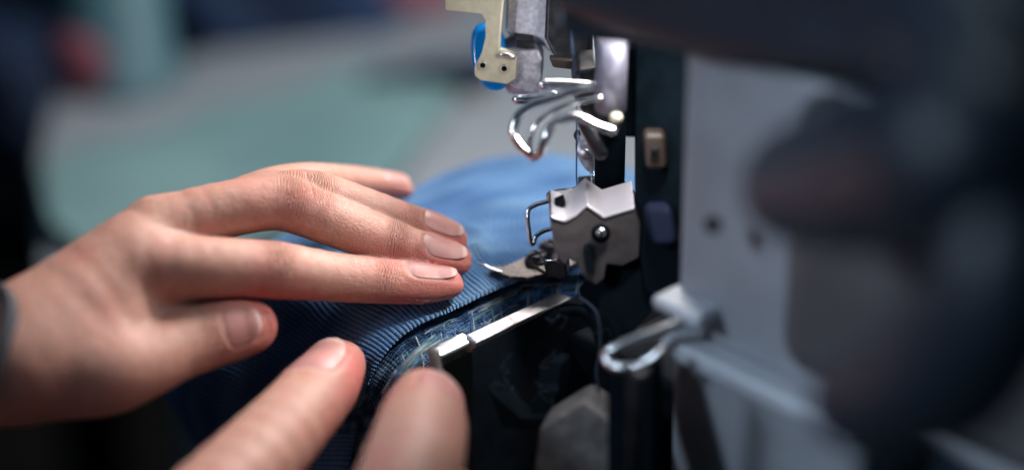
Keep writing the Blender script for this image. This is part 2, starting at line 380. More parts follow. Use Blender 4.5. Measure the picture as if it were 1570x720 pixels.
def interp(G, ax, n, even=True):
    G = np.moveaxis(G, ax, 0); k = G.shape[0]; E = np.concatenate([2 * G[:1] - G[1:2], G, 2 * G[-1:] - G[-2:-1]])
    def ev(u):
        i = np.clip(u.astype(int), 0, k - 2); t = (u - i).reshape((-1,) + (1,) * (G.ndim - 1))
        a, b, c, d = E[i], E[i + 1], E[i + 2], E[i + 3]
        return .5 * (2 * b + (c - a) * t + (2 * a - 5 * b + 4 * c - d) * t ** 2 + (3 * b - a - 3 * c + d) * t ** 3)
    u = np.linspace(0, k - 1, 600); X = ev(u)
    mid = X[:, X.shape[1] // 3] if X.ndim == 3 else X
    L = np.concatenate([[0], np.cumsum(np.linalg.norm(np.diff(mid.reshape(600, -1)[:, :3], axis=0), axis=1))])
    uu = np.interp(np.linspace(0, L[-1], n), L, u)
    return np.moveaxis(ev(uu), 0, ax), L[-1]
F1, LS = interp(G, 0, NS); F2, LT = interp(F1, 1, NT)
su = np.linspace(0, LS, NS)[:, None] * np.ones((1, NT)); tv = np.linspace(0, LT, NT)[None, :] * np.ones((NS, 1))
# local distance in from the edge
tt = np.concatenate([np.zeros((NS, 1)), np.cumsum(np.linalg.norm(np.diff(F2, axis=1), axis=2), axis=1)], axis=1)
RIB = .135
warp = .25 * np.sin(tt * .9 + su * .25) + .1 * np.sin(tt * 2.3 + 1)
nz1 = np.array([noise.noise(Vector((a * 1.6, 2.2, 0))) for a in su[:, 0]])[:, None]; nz2 = np.array([[noise.noise(Vector((a * .8, b * .9, 5))) for b in np.linspace(0, LT, 60)] for a in np.linspace(0, LS, 160)])
nz2 = np.array([np.interp(np.linspace(0, 159, NS), np.arange(160), c) for c in nz2.T]).T; nz2 = np.array([np.interp(np.linspace(0, 59, NT), np.arange(60), r) for r in nz2])
ph = (su + warp * .5 + .07 * nz1 + .14 * nz2) / RIB * 2 * math.pi
rib = np.abs(np.sin(ph / 2)) ** .8
du = np.gradient(F2, axis=0); dv = np.gradient(F2, axis=1); Nn = np.cross(du, dv); Nn /= np.linalg.norm(Nn, axis=2, keepdims=True)
if Nn[NS // 3, NT // 2, 2] < 0: Nn = -Nn
wav = .10 * nz2 * np.clip(tt - .5, 0, 1) + .06 * np.sin(su * .8 + tt * .5) * np.clip(tt - 1, 0, 1) + .05 * np.sin(tt * 1.7 + .6 * np.sin(su * .5)) * np.clip(tt - 2, 0, 1)
tips = [(P(694, 436, 0), 1), (P(704, 399, 0), 1), (P(701, 368, 0), 1), (P(625, 440, 0), .6)]
dent = np.zeros_like(tt)
for c_, a_ in tips:
    r_ = np.linalg.norm(F2[..., :2] - c_[:2], axis=2); dent += a_ * (.07 * np.exp(-((r_ - .78) / .22) ** 2) - .06 * np.exp(-(r_ / .5) ** 2))
wav0 = dent * (1 + .6 * nz2)
edge_bead = .07 * np.exp(-((tt - .12) / .09) ** 2)
FT = F2 + Nn * (.025 * (rib - .5) * (.35 + .65 * np.exp(-tt / 1.2)) + wav0 + wav + edge_bead)[:, :, None] 
# stitch notches along the raw edge
FT[:, 0] += (dv[:, 0] / np.linalg.norm(dv[:, 0], axis=1, keepdims=True)) * (.05 * (1 - rib[:, :1]))
me = bpy.data.meshes.new('top_layer')
idx = np.arange(NS * NT).reshape(NS, NT)
fq = np.stack([idx[:-1, :-1], idx[:-1, 1:], idx[1:, 1:], idx[1:, :-1]], -1).reshape(-1, 4)
def fast_mesh(name, V, Fq, smooth=True):
    me = bpy.data.meshes.new(name); V = np.asarray(V, np.float32) * S; Fq = np.asarray(Fq, np.int32)
    me.vertices.add(len(V)); me.vertices.foreach_set('co', V.ravel())
    me.loops.add(Fq.size); me.loops.foreach_set('vertex_index', Fq.ravel())
    me.polygons.add(len(Fq)); me.polygons.foreach_set('loop_start', np.arange(0, Fq.size, Fq.shape[1], dtype=np.int32))
    me.polygons.foreach_set('loop_total', np.full(len(Fq), Fq.shape[1], np.int32))
    me.update(calc_edges=True); me.validate(); return me
def attr(me, name, a):
    at = me.attributes.new(name, 'FLOAT', 'POINT'); at.data.foreach_set('value', np.asarray(a, np.float32).ravel())
me = fast_mesh('top_layer', FT.reshape(-1, 3), fq)
uvl = me.uv_layers.new(name='UVMap'); uvs = np.stack([su.ravel(), tt.ravel()], 1)[fq.ravel()]; uvl.data.foreach_set('uv', uvs.astype(np.float32).ravel())
attr(me, 'rib', .52 + .30 * np.exp(-tt / 1.5) + (rib - .5) * (.22 + .78 * np.exp(-tt / 1.6)) * (1 + .8 * nz2) + .25 * nz2)  # ribs, plus a lighter tone toward the edge painting the lit band
gar = empty('knit_garment', None, 'blue ribbed knit garment piece fed edge first under the presser foot', 'garment')
def flipcheck(me, ref):
    n = me.polygons[len(me.polygons) // 3].normal
    return n.dot(Vector(ref)) < 0
if flipcheck(me, Nn[NS // 3, NT // 2]): me.flip_normals()
link('top_layer', me, M['denim'], gar, solid=.11)
# under layer: the cut edge of the second thickness peeping out below
E0 = F2[:, 0]; OUT = -dv[:, 0] / np.linalg.norm(dv[:, 0], axis=1, keepdims=True)
hz = OUT.copy(); hz[:, 2] *= .3; hz /= np.linalg.norm(hz, axis=1, keepdims=True)
i0 = int(NS * .17); i1 = NS; sel = np.arange(i0, i1, 2); nu = len(sel); nv = 26
V = []
for ii, i in enumerate(sel):
    s = su[i, 0]; gap = np.clip((s - su[i0, 0]) / 3, 0, 1)
    wd = (.25 + .42 * gap) * (1 + .22 * noise.noise(Vector((s * 1.3, 0, 4))) + .10 * noise.noise(Vector((s * 6, 0, 1))))
    for j in range(nv):
        t = j / (nv - 1); r = .5 + .5 * math.sin(s / .13 * 2 * math.pi)
        p = E0[i] - hz[i] * .8 * (1 - t) + hz[i] * (wd * t) + np.array([0, 0, -.24 - .22 * gap - .28 * t * t + .05 * noise.noise(Vector((s * 2.5, t * 3, 0))) + .03 * r])
        V.append(p)
ix = np.arange(nu * nv).reshape(nu, nv); fq2 = np.stack([ix[:-1, :-1], ix[:-1, 1:], ix[1:, 1:], ix[1:, :-1]], -1).reshape(-1, 4)
me = fast_mesh('under_layer', np.array(V), fq2)
s2 = np.repeat(su[sel, 0], nv); t2 = np.tile(np.linspace(0, 1.4, nv), nu)
uvl = me.uv_layers.new(name='UVMap'); uvl.data.foreach_set('uv', np.stack([s2, t2], 1)[fq2.ravel()].astype(np.float32).ravel())
attr(me, 'rib', [.5 + .9 * noise.noise(Vector((a * 2.2, b * 5, 3))) for a, b in zip(s2, t2)])
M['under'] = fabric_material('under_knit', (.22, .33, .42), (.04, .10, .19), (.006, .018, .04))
link('under_layer', me, M['under'], gar, solid=.08)
# overlock loops and frayed yarn along the cut edge
lo = {'thread_white': MB(), 'thread_green': MB(), 'thread_mid': MB()}
def und(i, t, up=0.0):
    ii = int(np.clip((i - i0) / 2, 0, nu - 1)); return V[ii * nv + int(np.clip(t, 0, 1) * (nv - 1))] + np.array([0, 0, up])
i = i0 + 20; c = 0
while i < NS - 90:
    key = random.choice(['thread_mid', 'thread_mid', 'thread_green', 'thread_mid', 'thread_white'])
    a = und(i, .45 + .1 * random.random(), .07); b = und(i + 26, .8, .12 + .05 * random.random()); d = und(i + 52 + random.randint(-8, 8), 1.0, -.02 + .08 * random.random())
    d2 = d + hz[min(i, NS - 1)] * (.04 + .10 * random.random()); e = und(i + 80, .7, .08)
    lo[key].tube([a, b, d2, e], .014 + .014 * random.random(), 6, 4); i += random.choice([8, 13, 19, 30, 44]); c += 1
for q in range(95):
    q_ = .35 + .6 * random.random(); i = random.randint(i0 + 20, NS - 60); key = random.choice(['thread_white', 'thread_green', 'thread_mid', 'thread_mid', 'thread_green'])
    pts = [und(i + k * random.randint(16, 34), q_ + .07 * (random.random() - .5), .06 + .07 * random.random()) for k in range(6)]
    lo[key].tube(pts, random.uniform(.012, .026), 6, 4)
# long pale strand that hangs along the edge
pts = []
for k in range(12):
    i = int(NS * .33 + k * 42); pts.append(und(min(i, NS - 2), 1.0, .03) + hz[min(i, NS - 1)] * (.05 + .07 * math.sin(k * 1.3)))
lo['thread_white'].tube(pts, .045, 8, 6, flat=.5)
pts = [p + np.array([0.05, .02, -.12 + .04 * math.sin(n_)]) for n_, p in enumerate(pts)]; lo['thread_green'].tube(pts, .05, 8, 6, flat=.6)
base_ = [(705, 500, -.55), (672, 517, -.6), (640, 543, -.8), (614, 574, -1.2), (597, 606, -1.8), (582, 645, -2.6), (568, 695, -3.7), (556, 750, -4.9)]
for q in range(16):
    key = ['thread_white', 'thread_mid', 'thread_green', 'thread_white'][q % 4]; o_ = random.uniform(-9, 9); a_ = random.randint(0, 3); b_ = random.randint(5, 8)
    pts = [P(x + o_ + random.uniform(-4, 4), y + o_ * .6 + random.uniform(-3, 3), z + .16 + random.uniform(-.05, .1)) for x, y, z in base_[a_:b_]]
    lo[key].tube(pts, random.uniform(.018, .042), 6, 5)
for k, mbx in lo.items():
    if mbx.v: mbx.build('overlock_yarn', M[k], gar)

#PART_HANDS
# ------------------------------------------------------------------ hands (implicit surface -> surface nets)
def smin(a, b, k):
    h = np.clip(.5 + .5 * (b - a) / k, 0, 1); return b * (1 - h) + a * h - k * h * (1 - h)
class Chain:
    def __init__(s, pts, rad, dors, e0=.06, e1=.16, k=.10, sub=3):
        s.J = [np.array(p, float) for p in pts]; pp, rr = crom(s.J, list(rad), sub)
        s.p = np.array(pp); s.r = np.array(rr) * 1.05; s.n = np.array(dors, float) / np.linalg.norm(dors); s.k = k
        s.e = np.linspace(e0, e1, len(s.p))
    def eval(s, X):
        d = None
        for i in range(len(s.p) - 1):
            a, b = s.p[i], s.p[i + 1]; ab = b - a; L2 = ab @ ab
            t = np.clip(((X - a) @ ab) / L2, 0, 1)
            v = X - a - t[:, None] * ab; nn = s.n - ab * (s.n @ ab) / L2; nn /= np.linalg.norm(nn)
            cn = v @ nn; e = s.e[i]; v = v + nn * (cn * e)[:, None]
            q = np.sqrt((v * v).sum(1)) - (s.r[i] * (1 - t) + s.r[i + 1] * t)
            d = q if d is None else smin(d, q, s.k)
        return d
    def axis(s, u):       # arc length from the tip end
        seg = np.linalg.norm(np.diff(s.p, axis=0), axis=1); L = np.concatenate([[0], np.cumsum(seg)]); q = L[-1] - u
        pt = np.array([np.interp(q, L, s.p[:, k]) for k in range(3)]); a2 = np.array([np.interp(q - .3, L, s.p[:, k]) for k in range(3)])
        b2 = np.array([np.interp(min(q + .05, L[-1]), L, s.p[:, k]) for k in range(3)])
        ax = b2 - a2; return pt, ax / np.linalg.norm(ax)
class Hand:
    def __init__(s, palm, fingers, nails, kpalm=.45, kf=.28, bumps=()):
        s.palm, s.fingers, s.kp, s.kf, s.bumps = palm, fingers, kpalm, kf, bumps; s.nails = []
        for (fi, u0, Lg, wid, dors) in nails:
            ch = fingers[fi]; c, ax = ch.axis(u0); n = np.array(dors, float); n -= ax * (n @ ax); n /= np.linalg.norm(n)
            s.nails.append((c, ax, n, np.cross(ax, n), Lg, wid, fi))
    def base(s, X):
        pal = None
        for c in s.palm:
            q = c.eval(X); pal = q if pal is None else smin(pal, q, s.kp)
        d = None
        for f in s.fingers:
            q = smin(f.eval(X), pal, s.kf); d = q if d is None else smin(d, q, .05)
        for (c, r, amp) in s.bumps:
            d = d - amp * np.exp(-((X - c) ** 2).sum(1) / (r * r))
        return d
    def full(s, X):
        d = s.base(X)
        for (c, ax, n, b, Lg, wid, fi) in s.nails:
            v = X - c; u = v @ ax / (Lg / 2); h = v @ n; sd = v @ b
            phi = np.arctan2(sd, h) / wid
            q = (np.abs(np.clip(u, -9, 0)) ** 3 + np.abs(phi) ** 3.0) ** (1 / 3.0)
            near = (h > 0) & (u < 1.5) & (u > -2.2) & (h * h + sd * sd < 1.15 ** 2)
            m = np.where(near, 1 / (1 + np.exp((q - 1.0) * 16)), 0)
            rim = np.where(near & (u < .75), np.exp(-((q - 1.14) / .13) ** 2), 0)
            d = d + .055 * m - .028 * rim
        return d
    def grid(s, res, lo_, hi_):
        n = np.ceil((hi_ - lo_) / res).astype(int) + 1
        # coarse pass to find the shell
        cr = 5; nc = (n // cr) + 2
        ax = [lo_[k] + np.arange(nc[k]) * res * cr for k in range(3)]
        C = np.stack(np.meshgrid(*ax, indexing='ij'), -1).reshape(-1, 3); dc = s.base(C).reshape(nc)
        near = np.abs(dc) < res * cr * 2.0
        N3 = nc * cr; D = np.full(tuple(N3), np.float32(9)); sign = np.sign(dc)
        D[:] = np.repeat(np.repeat(np.repeat(sign, cr, 0), cr, 1), cr, 2) * 9
        blk = np.argwhere(near); off = np.stack(np.meshgrid(*[np.arange(-cr, cr + 0)] * 3, indexing='ij'), -1).reshape(-1, 3)
        mask = np.zeros(tuple(N3), bool)
        for b in blk:
            a0 = np.maximum(b * cr - cr // 2 - 1, 0); a1 = np.minimum(b * cr + cr // 2 + 2, N3); mask[a0[0]:a1[0], a0[1]:a1[1], a0[2]:a1[2]] = True
        I = np.argwhere(mask)
        out = np.empty(len(I), np.float32)
        for q in range(0, len(I), 200000):
            out[q:q + 200000] = s.full(lo_ + I[q:q + 200000] * res)
        D[I[:, 0], I[:, 1], I[:, 2]] = out
        return D
def surface_nets(D, lo_, res):
    inside = D < 0; c = [D[i:D.shape[0] - 1 + i, j:D.shape[1] - 1 + j, k:D.shape[2] - 1 + k] for i in (0, 1) for j in (0, 1) for k in (0, 1)]
    cnt = sum((x < 0).astype(np.int8) for x in c); act = (cnt > 0) & (cnt < 8); I = np.argwhere(act)
    vid = -np.ones(act.shape, np.int64); vid[act] = np.arange(len(I))
    cv = np.stack([x[act] for x in c], 1); offs = np.array([(i, j, k) for i in (0, 1) for j in (0, 1) for k in (0, 1)], float)
    acc = np.zeros((len(I), 3)); w = np.zeros(len(I))
    for a in range(8):
        for b in range(a + 1, 8):
            if np.abs(offs[a] - offs[b]).sum() != 1: continue
            da, db = cv[:, a], cv[:, b]; x = (da < 0) != (db < 0); t = np.where(x, da / np.where(x, da - db, 1), 0)
            acc += np.where(x[:, None], offs[a] + t[:, None] * (offs[b] - offs[a]), 0); w += x
    V = lo_ + (I + acc / w[:, None]) * res; F = []
    for ax in range(3):
        o1, o2 = [(1, 2), (2, 0), (0, 1)][ax]
        A = np.take(inside, range(0, inside.shape[ax] - 1), ax); B = np.take(inside, range(1, inside.shape[ax]), ax)
        for flag, rev in ((A & ~B, False), (~A & B, True)):
            E = np.argwhere(flag); E = E[(E[:, o1] > 0) & (E[:, o2] > 0) & (E[:, o1] < act.shape[o1]) & (E[:, o2] < act.shape[o2])]
            if not len(E): continue
            d1 = np.zeros(3, int); d1[o1] = 1; d2 = np.zeros(3, int); d2[o2] = 1
            q = [E - d1 - d2, E - d2, E, E - d1]
            if rev: q = q[::-1]
            ids = np.stack([vid[x[:, 0], x[:, 1], x[:, 2]] for x in q], 1); F.append(ids[(ids >= 0).all(1)])
    return V, np.concatenate(F)
def build_hand(h, name, parent, lo_, hi_, res, wr, redpts, crease=()):
    D = h.grid(res, np.array(lo_, float), np.array(hi_, float)); V, Fq = surface_nets(D, np.array(lo_, float), res)
    # two light smoothing passes, then pull back to the surface
    e = np.concatenate([Fq[:, [0, 1]], Fq[:, [1, 2]], Fq[:, [2, 3]], Fq[:, [3, 0]]])
    for it in range(2):
        acc = np.zeros_like(V); n = np.zeros(len(V)); np.add.at(acc, e[:, 0], V[e[:, 1]]); np.add.at(n, e[:, 0], 1)
        V = V * .5 + .5 * acc / np.maximum(n, 1)[:, None]
    me = fast_mesh(name, V, Fq)
    red = np.zeros(len(V)); wm = np.zeros(len(V)); wu = np.zeros(len(V))
    for (c, r, a) in redpts: red += a * np.exp(-((V - c) ** 2).sum(1) / (r * r))
    for (c, ax, dn, r, a) in wr:
        v = V - c; u = v @ ax; m = a * np.exp(-(u / (r * .62)) ** 2) * np.clip((v @ dn) / (np.linalg.norm(v, axis=1) + 1e-6) * 1.6 - .1, 0, 1) * np.exp(-((np.linalg.norm(v, axis=1) / (r * 1.9)) ** 4))
        k = m > wm; wu = np.where(k, u, wu); wm = np.where(k, m, wm)
    attr(me, 'red', red); attr(me, 'wrm', wm); attr(me, 'wru', wu)
    o = link(name, me, M['skin'], parent)
    for (c, ax, n, b, Lg, wid, fi) in h.nails:
        NU, NV = 30, 22; pts = []; nus = []
        for iu in range(NU):
            u = -1 + 2 * iu / (NU - 1)
            ell = (1 - abs(min(u + .05, 0) / .95) ** 3) ** (1 / 3) if u < -.05 else 1
            if u > .1: ell = math.sqrt(max(1 - ((u - .1) / .93) ** 2, .0))
            ell = max(ell, .12)
            for iv in range(NV):
                vv = -1 + 2 * iv / (NV - 1); phi = wid * vv * ell * .98
                rd = n * math.cos(phi) + b * math.sin(phi); uc = min(u, .25)
                org = c + ax * uc * Lg / 2; a_, b_ = 0.05, 1.8
                pts.append((org, rd, u, uc))
        O = np.array([p[0] for p in pts]); R = np.array([p[1] for p in pts]); lo2 = np.full(len(pts), .02); hi2 = np.full(len(pts), 1.1)
        for it in range(22):
            mid = (lo2 + hi2) / 2; dd = h.base(O + R * mid[:, None]); lo2 = np.where(dd < 0, mid, lo2); hi2 = np.where(dd < 0, hi2, mid)
        uu = np.array([p[2] for p in pts]); uc = np.array([p[3] for p in pts])
        X = O + R * (lo2 - .012 - .035 * np.clip((-.7 - uu) / .3, 0, 1))[:, None] + ax * ((uu - uc) * Lg / 2)[:, None] - n * (.10 * np.clip(uu - .3, 0, 1) ** 2)[:, None]
        ids = np.arange(NU * NV).reshape(NU, NV); q = np.stack([ids[:-1, :-1], ids[:-1, 1:], ids[1:, 1:], ids[1:, :-1]], -1).reshape(-1, 4)
        nm = fast_mesh('fingernail', X, q); attr(nm, 'nu', (uu + 1) / 2)
        if nm.polygons[len(nm.polygons) // 2].normal.dot(Vector(n)) < 0: nm.flip_normals()
        no = link('fingernail', nm, M['nail'], o); s_ = no.modifiers.new('s', 'SOLIDIFY'); s_.thickness = .035 * S; s_.offset = -.6
    return o
per = empty('person', None, 'person guiding the blue knit fabric with both bare hands, grey band on wrist', 'person')
# ---- left hand
def PP(l): return [P(*q) for q in l]
index = Chain(PP([(205,402,2.25),(300,409,1.95),(360,410,1.75),(425,414,1.45),(510,424,1.0),(585,430,.72),(645,434,.55),(687,434,.48)]),
              [.88,.80,.76,.76,.66,.62,.56,.42], (0,-.10,1), .05, .12)
middle = Chain(PP([(238,352,2.6),(330,325,2.75),(395,314,2.75),(440,312,2.6),(520,343,1.95),(598,372,1.3),(655,391,.85),(700,397,.62)]),
              [.80,.74,.70,.74,.66,.62,.58,.44], (.15,-.35,.9), .05, .15)
ring = Chain(PP([(290,345,2.3),(380,312,2.6),(435,300,2.6),(485,300,2.45),(560,322,1.9),(625,343,1.3),(668,357,.95),(695,366,.75)]),
              [.76,.68,.66,.66,.60,.55,.52,.42], (.15,-.3,.9), .05, .15)
pinky = Chain(PP([(335,325,1.7),(400,296,2.1),(440,284,2.15),(480,279,2.0),(530,278,1.5),(575,283,1.05),(602,286,.8),(617,288,.68)]),
              [.68,.60,.56,.54,.46,.44,.41,.32], (.1,-.25,.95), .05, .15)
thumb = Chain(PP([(85,568,.5),(150,572,.35),(205,560,.3),(265,535,.3),(318,514,.3),(355,504,.3),(386,500,.3)]),
              [1.02,1.00,.92,.82,.84,.80,.66], (.05,-.75,.6), .02, .10)
palm = [Chain(PP([(-330,720,-.6),(-150,640,.1),(-40,572,.7),(40,550,.9)]), [2.2,1.75,1.32,1.25], (-.2,-.3,1), .15, .2, sub=2),
        Chain(PP([(10,548,1.0),(90,492,1.5),(150,442,1.9),(205,400,2.2)]), [1.2,1.0,.86,.84], (0,-.2,1), 0, 0, sub=2),
        Chain(PP([(0,546,1.0),(110,455,1.7),(180,398,2.2),(240,355,2.5)]), [1.2,.95,.80,.76], (0,-.2,1), 0, 0, sub=2),
        Chain(PP([(0,546,.6),(140,450,1.3),(290,348,2.1)]), [1.2,1.0,.74], (0,-.2,1), 0, 0, sub=2),
        Chain(PP([(0,546,.2),(170,445,.7),(335,330,1.5)]), [1.2,1.0,.68], (0,-.2,1), 0, 0, sub=2),
        Chain(PP([(40,560,.4),(120,545,.6),(190,495,1.1)]), [1.2,.95,.62], (0,-.2,1), 0, 0, sub=2),
        Chain(PP([(150,560,.2),(210,515,.2),(255,478,.6),(275,442,1.3)]), [.8,.55,.45,.5], (0,-.2,1), 0, 0, sub=2),
        Chain(PP([(120,520,.6),(185,488,.8),(240,458,1.1)]), [.85,.72,.60], (0,-.2,1), 0, 0, sub=2),
        Chain(PP([(20,550,.3),(100,566,.3),(170,566,.3)]), [1.15,1.0,.9], (0,-.2,1), 0, 0, sub=2)]
dn = lambda *a: np.array(a, float) / np.linalg.norm(a)
lbumps = [(P(188,372,2.7), .5, .10), (P(228,325,3.0), .45, .10), (P(437,290,3.0), .4, .05), (P(425,394,1.8), .45, .03)]
left = Hand(palm, [index, middle, ring, pinky, thumb],
            [(0, .50, 1.40, .70, (0, -.15, 1)), (1, .50, 1.35, .74, (.1, -.38, .9)), (2, .48, 1.25, .74, (.1, -.30, .9)), (3, .42, .95, .85, (.1, -.15, .95)), (4, .40, 1.05, .74, (.30, -.72, .60))],
            kpalm=.85, kf=.34, bumps=lbumps)
ax_ = lambda a, b: (P(*b) - P(*a)) / np.linalg.norm(P(*b) - P(*a))
wl = [(P(420,412,1.5), ax_((360,410,1.75),(510,424,1.0)), dn(0,-.3,1), .62, 1.0), (P(588,430,.72), ax_((510,424,1.0),(645,434,.55)), dn(0,-.3,1), .42, .6),
      (P(440,312,2.6), ax_((395,314,2.75),(520,343,1.95)), dn(.2,-.3,1), .62, 1.0), (P(600,373,1.3), ax_((520,343,1.95),(655,391,.85)), dn(.2,-.3,1), .45, .8),
      (P(485,300,2.45), ax_((435,300,2.6),(560,322,1.9)), dn(.2,-.3,1), .55, .8), (P(625,343,1.3), ax_((560,322,1.9),(668,357,.95)), dn(.2,-.3,1), .4, .6),
      (P(318,514,.3), ax_((265,535,.3),(355,504,.3)), dn(0,-.7,.6), .6, .8)]
rl = [(P(690,434,.5), .9, .75), (P(700,397,.6), .9, .75), (P(698,366,.75), .9, .6), (P(612,288,.7), .8, .6), (P(400,500,.3), 1.3, .9), (P(425,400,1.6), .9, .3), (P(440,300,2.8), .9, .25),
      (P(620,450,.3), 1.6, .5), (P(330,505,.3), .8, .35)]
import time; t_ = time.time()
LH = build_hand(left, 'hand', per, (-21, -14, -4), (0.2, 7, 5.2), .06, wl, rl)
# ---- right hand
def RP(l): return [P(*q) for q in l]
rthumb = Chain(RP([(215,905,-1.6),(300,800,-1.5),(385,712,-1.3),(450,642,-1.1),(490,595,-1.0),(514,562,-.95)]), [1.25,1.22,1.12,1.02,.98,.80], (-.45,-.72,.5), .02, .12)
rindex = Chain(RP([(455,985,-3.2),(540,880,-1.8),(600,790,-.9),(632,715,-.6),(648,655,-.6),(655,618,-.7)]), [1.1,1.1,1.16,1.20,1.12,.92], (.5,-.5,.6), .03, .10)
rmiddle = Chain(RP([(440,1010,-4.6),(560,930,-3.8),(640,850,-3.4),(690,790,-3.6),(700,745,-4.2)]), [.95,.88,.82,.76,.6], (.5,-.5,.6), .03, .1)
rring = Chain(RP([(400,1040,-5.6),(520,980,-5.2),(610,930,-5.2),(650,880,-5.8)]), [.9,.82,.76,.6], (.5,-.5,.6), .03, .1)
rpinky = Chain(RP([(350,1060,-6.4),(450,1030,-6.4),(530,1000,-6.6),(570,960,-7.0)]), [.82,.72,.62,.5], (.5,-.5,.6), .03, .1)
rpalm = [Chain(RP([(-60,1500,-7),(60,1300,-5.5),(150,1130,-4)]), [2.7,2.2,1.7], (0,-.3,1), .1, .1, sub=2)] + \
        [Chain(RP([(150,1130,-4), (300,1060,zz - .4 + .6), (px, py, zz)]), [1.5,1.15,.9], (0,-.3,1), 0, 0, sub=2)
         for px, py, zz in ((455,985,-3.2),(440,1010,-4.6),(400,1040,-5.6),(350,1060,-6.4),(215,905,-1.6))]
right = Hand(rpalm, [rindex, rmiddle, rring, rpinky, rthumb], [(4, .72, 1.75, .80, (-.38, -.88, .30)), (0, .5, 1.3, .88, (.6, -.2, .75))], kpalm=.5, kf=.30)
wr_ = [(P(440,652,-1.1), ax_((385,712,-1.3),(490,595,-1.0)), dn(-.45,-.72,.5), .5, .15)]
rr_ = [(P(514,562,-.9), 1.2, .7), (P(655,625,-.6), 1.3, .7), (P(540,620,-1.2), 1.2, .5)]
allp = np.concatenate([c.p for c in right.fingers + right.palm]); lo_ = allp.min(0) - 2.9; hi_ = allp.max(0) + 1.2
RH = build_hand(right, 'hand', per, lo_, hi_, .085, wr_, rr_)
print('hands', time.time() - t_)
# elastic band on the left wrist
cw = P(-45, 568, .8); axw = ax_((-150,620,.1),(40,545,.9)); uw = np.cross(axw, [0, 0, 1]); uw /= np.linalg.norm(uw); vw = np.cross(uw, axw)
ring_pts = []
for k in range(49):
    an = 2 * math.pi * k / 48; d = uw * math.cos(an) + vw * math.sin(an); a_, b_ = .2, 3.2; cc = cw + axw * 1.6 * math.sin(an)
    for it in range(20):
        m_ = (a_ + b_) / 2
        if left.base((cc + d * m_)[None])[0] < 0: a_ = m_
        else: b_ = m_
    ring_pts.append(cc + d * (a_ + .06))
MB().tube(ring_pts, .12, 10, 2, flat=2.0).build('bracelet', M['elastic'], per)

#PART_MACHINE
# ------------------------------------------------------------------ sewing machine
mc = empty('overlock_machine', None, 'grey and black industrial overlock sewing machine with steel presser foot', 'sewing machine')
UPv = np.array([0, 0, 1.0])
def pq(l): return [Q(*q) for q in l]
def plate(name, pts, vec, m, bevel=.05, **kw):
    return MB().prism(pq(pts), vec).build(name, M[m], mc, bevel=bevel, **kw)
def mbox(name, a0, a1, b0, b1, z0, z1, m, bevel=.15, seg=4):
    return MB().box(K(a0, b0, z0), m1 * (a1 - a0), m2 * (b1 - b0), UPv * (z1 - z0)).build(name, M[m], mc, bevel=bevel, seg=seg)
def proj(X):
    v = np.array(X) - CAM; d = v @ Fw; k = SENS / FL / 1570.0
    return (785 + (v @ Rt) / d / k, 360 - (v @ Up) / d / k, d - DIST)
mbox('bed', -1.5, 12, 1.0, 5.3, -12, -.95, 'void', .3)
# ---- big grey and black castings on the right
mbox('front_cover', -2.3, 5, 5.4, 11.8, -14, 1.15, 'grey_paint', .55, 6)
mbox('side_cover', -.4, 6, 11.9, 26, -14, .8, 'navy_plastic', .55, 6)
mbox('face_cover', -1.8, 8, 5.15, 26, .9, 9.4, 'grey_paint', .35, 5)
mbox('cover_ledge', -2.6, -1.5, 5.0, 6.7, 1.85, 2.25, 'pale_lit_paint', .25)
MB().prism([K(-3, b, z) for b, z in ((1.3, 8.9), (6, 9.2), (12, 10.4), (26, 13.5), (26, 22), (1.3, 18))], m1 * 11).build('upper_arm', M['navy_plastic'], mc, bevel=.8, seg=6)
MB().tube(pq([(1225, 285, -14), (1340, 265, -18), (1490, 230, -23)]), [1.3, 1.7, 1.8], 24, 8).build('knob_arm', M['navy_plastic'], mc)
MB().tube(pq([(1440, 20, -20), (1515, 130, -22), (1545, 300, -23), (1530, 450, -23), (1450, 570, -21), (1320, 615, -17)]), [1.3, 1.3, 1.25, 1.35, 1.5, 1.1], 24, 8).build('side_guard', M['navy_plastic'], mc)
MB().prism([K(-2.62, b, z) for b, z in ((5.35, .62), (11.7, .62), (11.7, 1.2), (5.35, 1.2))], m1 * .9).build('cover_ridge', M['pale_lit_paint'], mc, bevel=.2, seg=5)  # lip in a paler tone, painting the light along the cover's bevel
mbox('shaded_panel', -2.6, 3, 8.8, 25.9, 1.6, 9.3, 'shade_brown', 1.1, 8)  # added panel, darker and rounded to stand for shade on the face cover
for px, py in ((1092, 345),):
    MB().cyl(Q(px, py, -6.9 - (px - 1040) * .02), -m1, .22, .12, 24, prof=[(.22, -.1), (.22, .06), (.12, .08), (.11, 0)]).build('cover_screw', M['dark_metal'], mc)
plate('column', [(972, 40, -1.5), (1060, 40, -2.5), (1060, 470, -3.5), (985, 450, -2.6), (972, 330, -2)], (.3, 2.0, 0), 'black', .15)
plate('tan_guide', [(985, 205, -2.9), (1022, 205, -2.9), (1024, 262, -2.9), (990, 262, -2.9)], (0, .5, 0), 'tan', .16)
MB().cyl(Q(1004, 232, -3.0), (0, -1, .2), .13, .08, 20).build('guide_screw', M['dark_metal'], mc)
plate('blue_guard', [(985, 318, -3.0), (1030, 318, -3.4), (1040, 380, -3.6), (1000, 380, -3.2)], (0, .5, 0), 'dull_navy', .2)
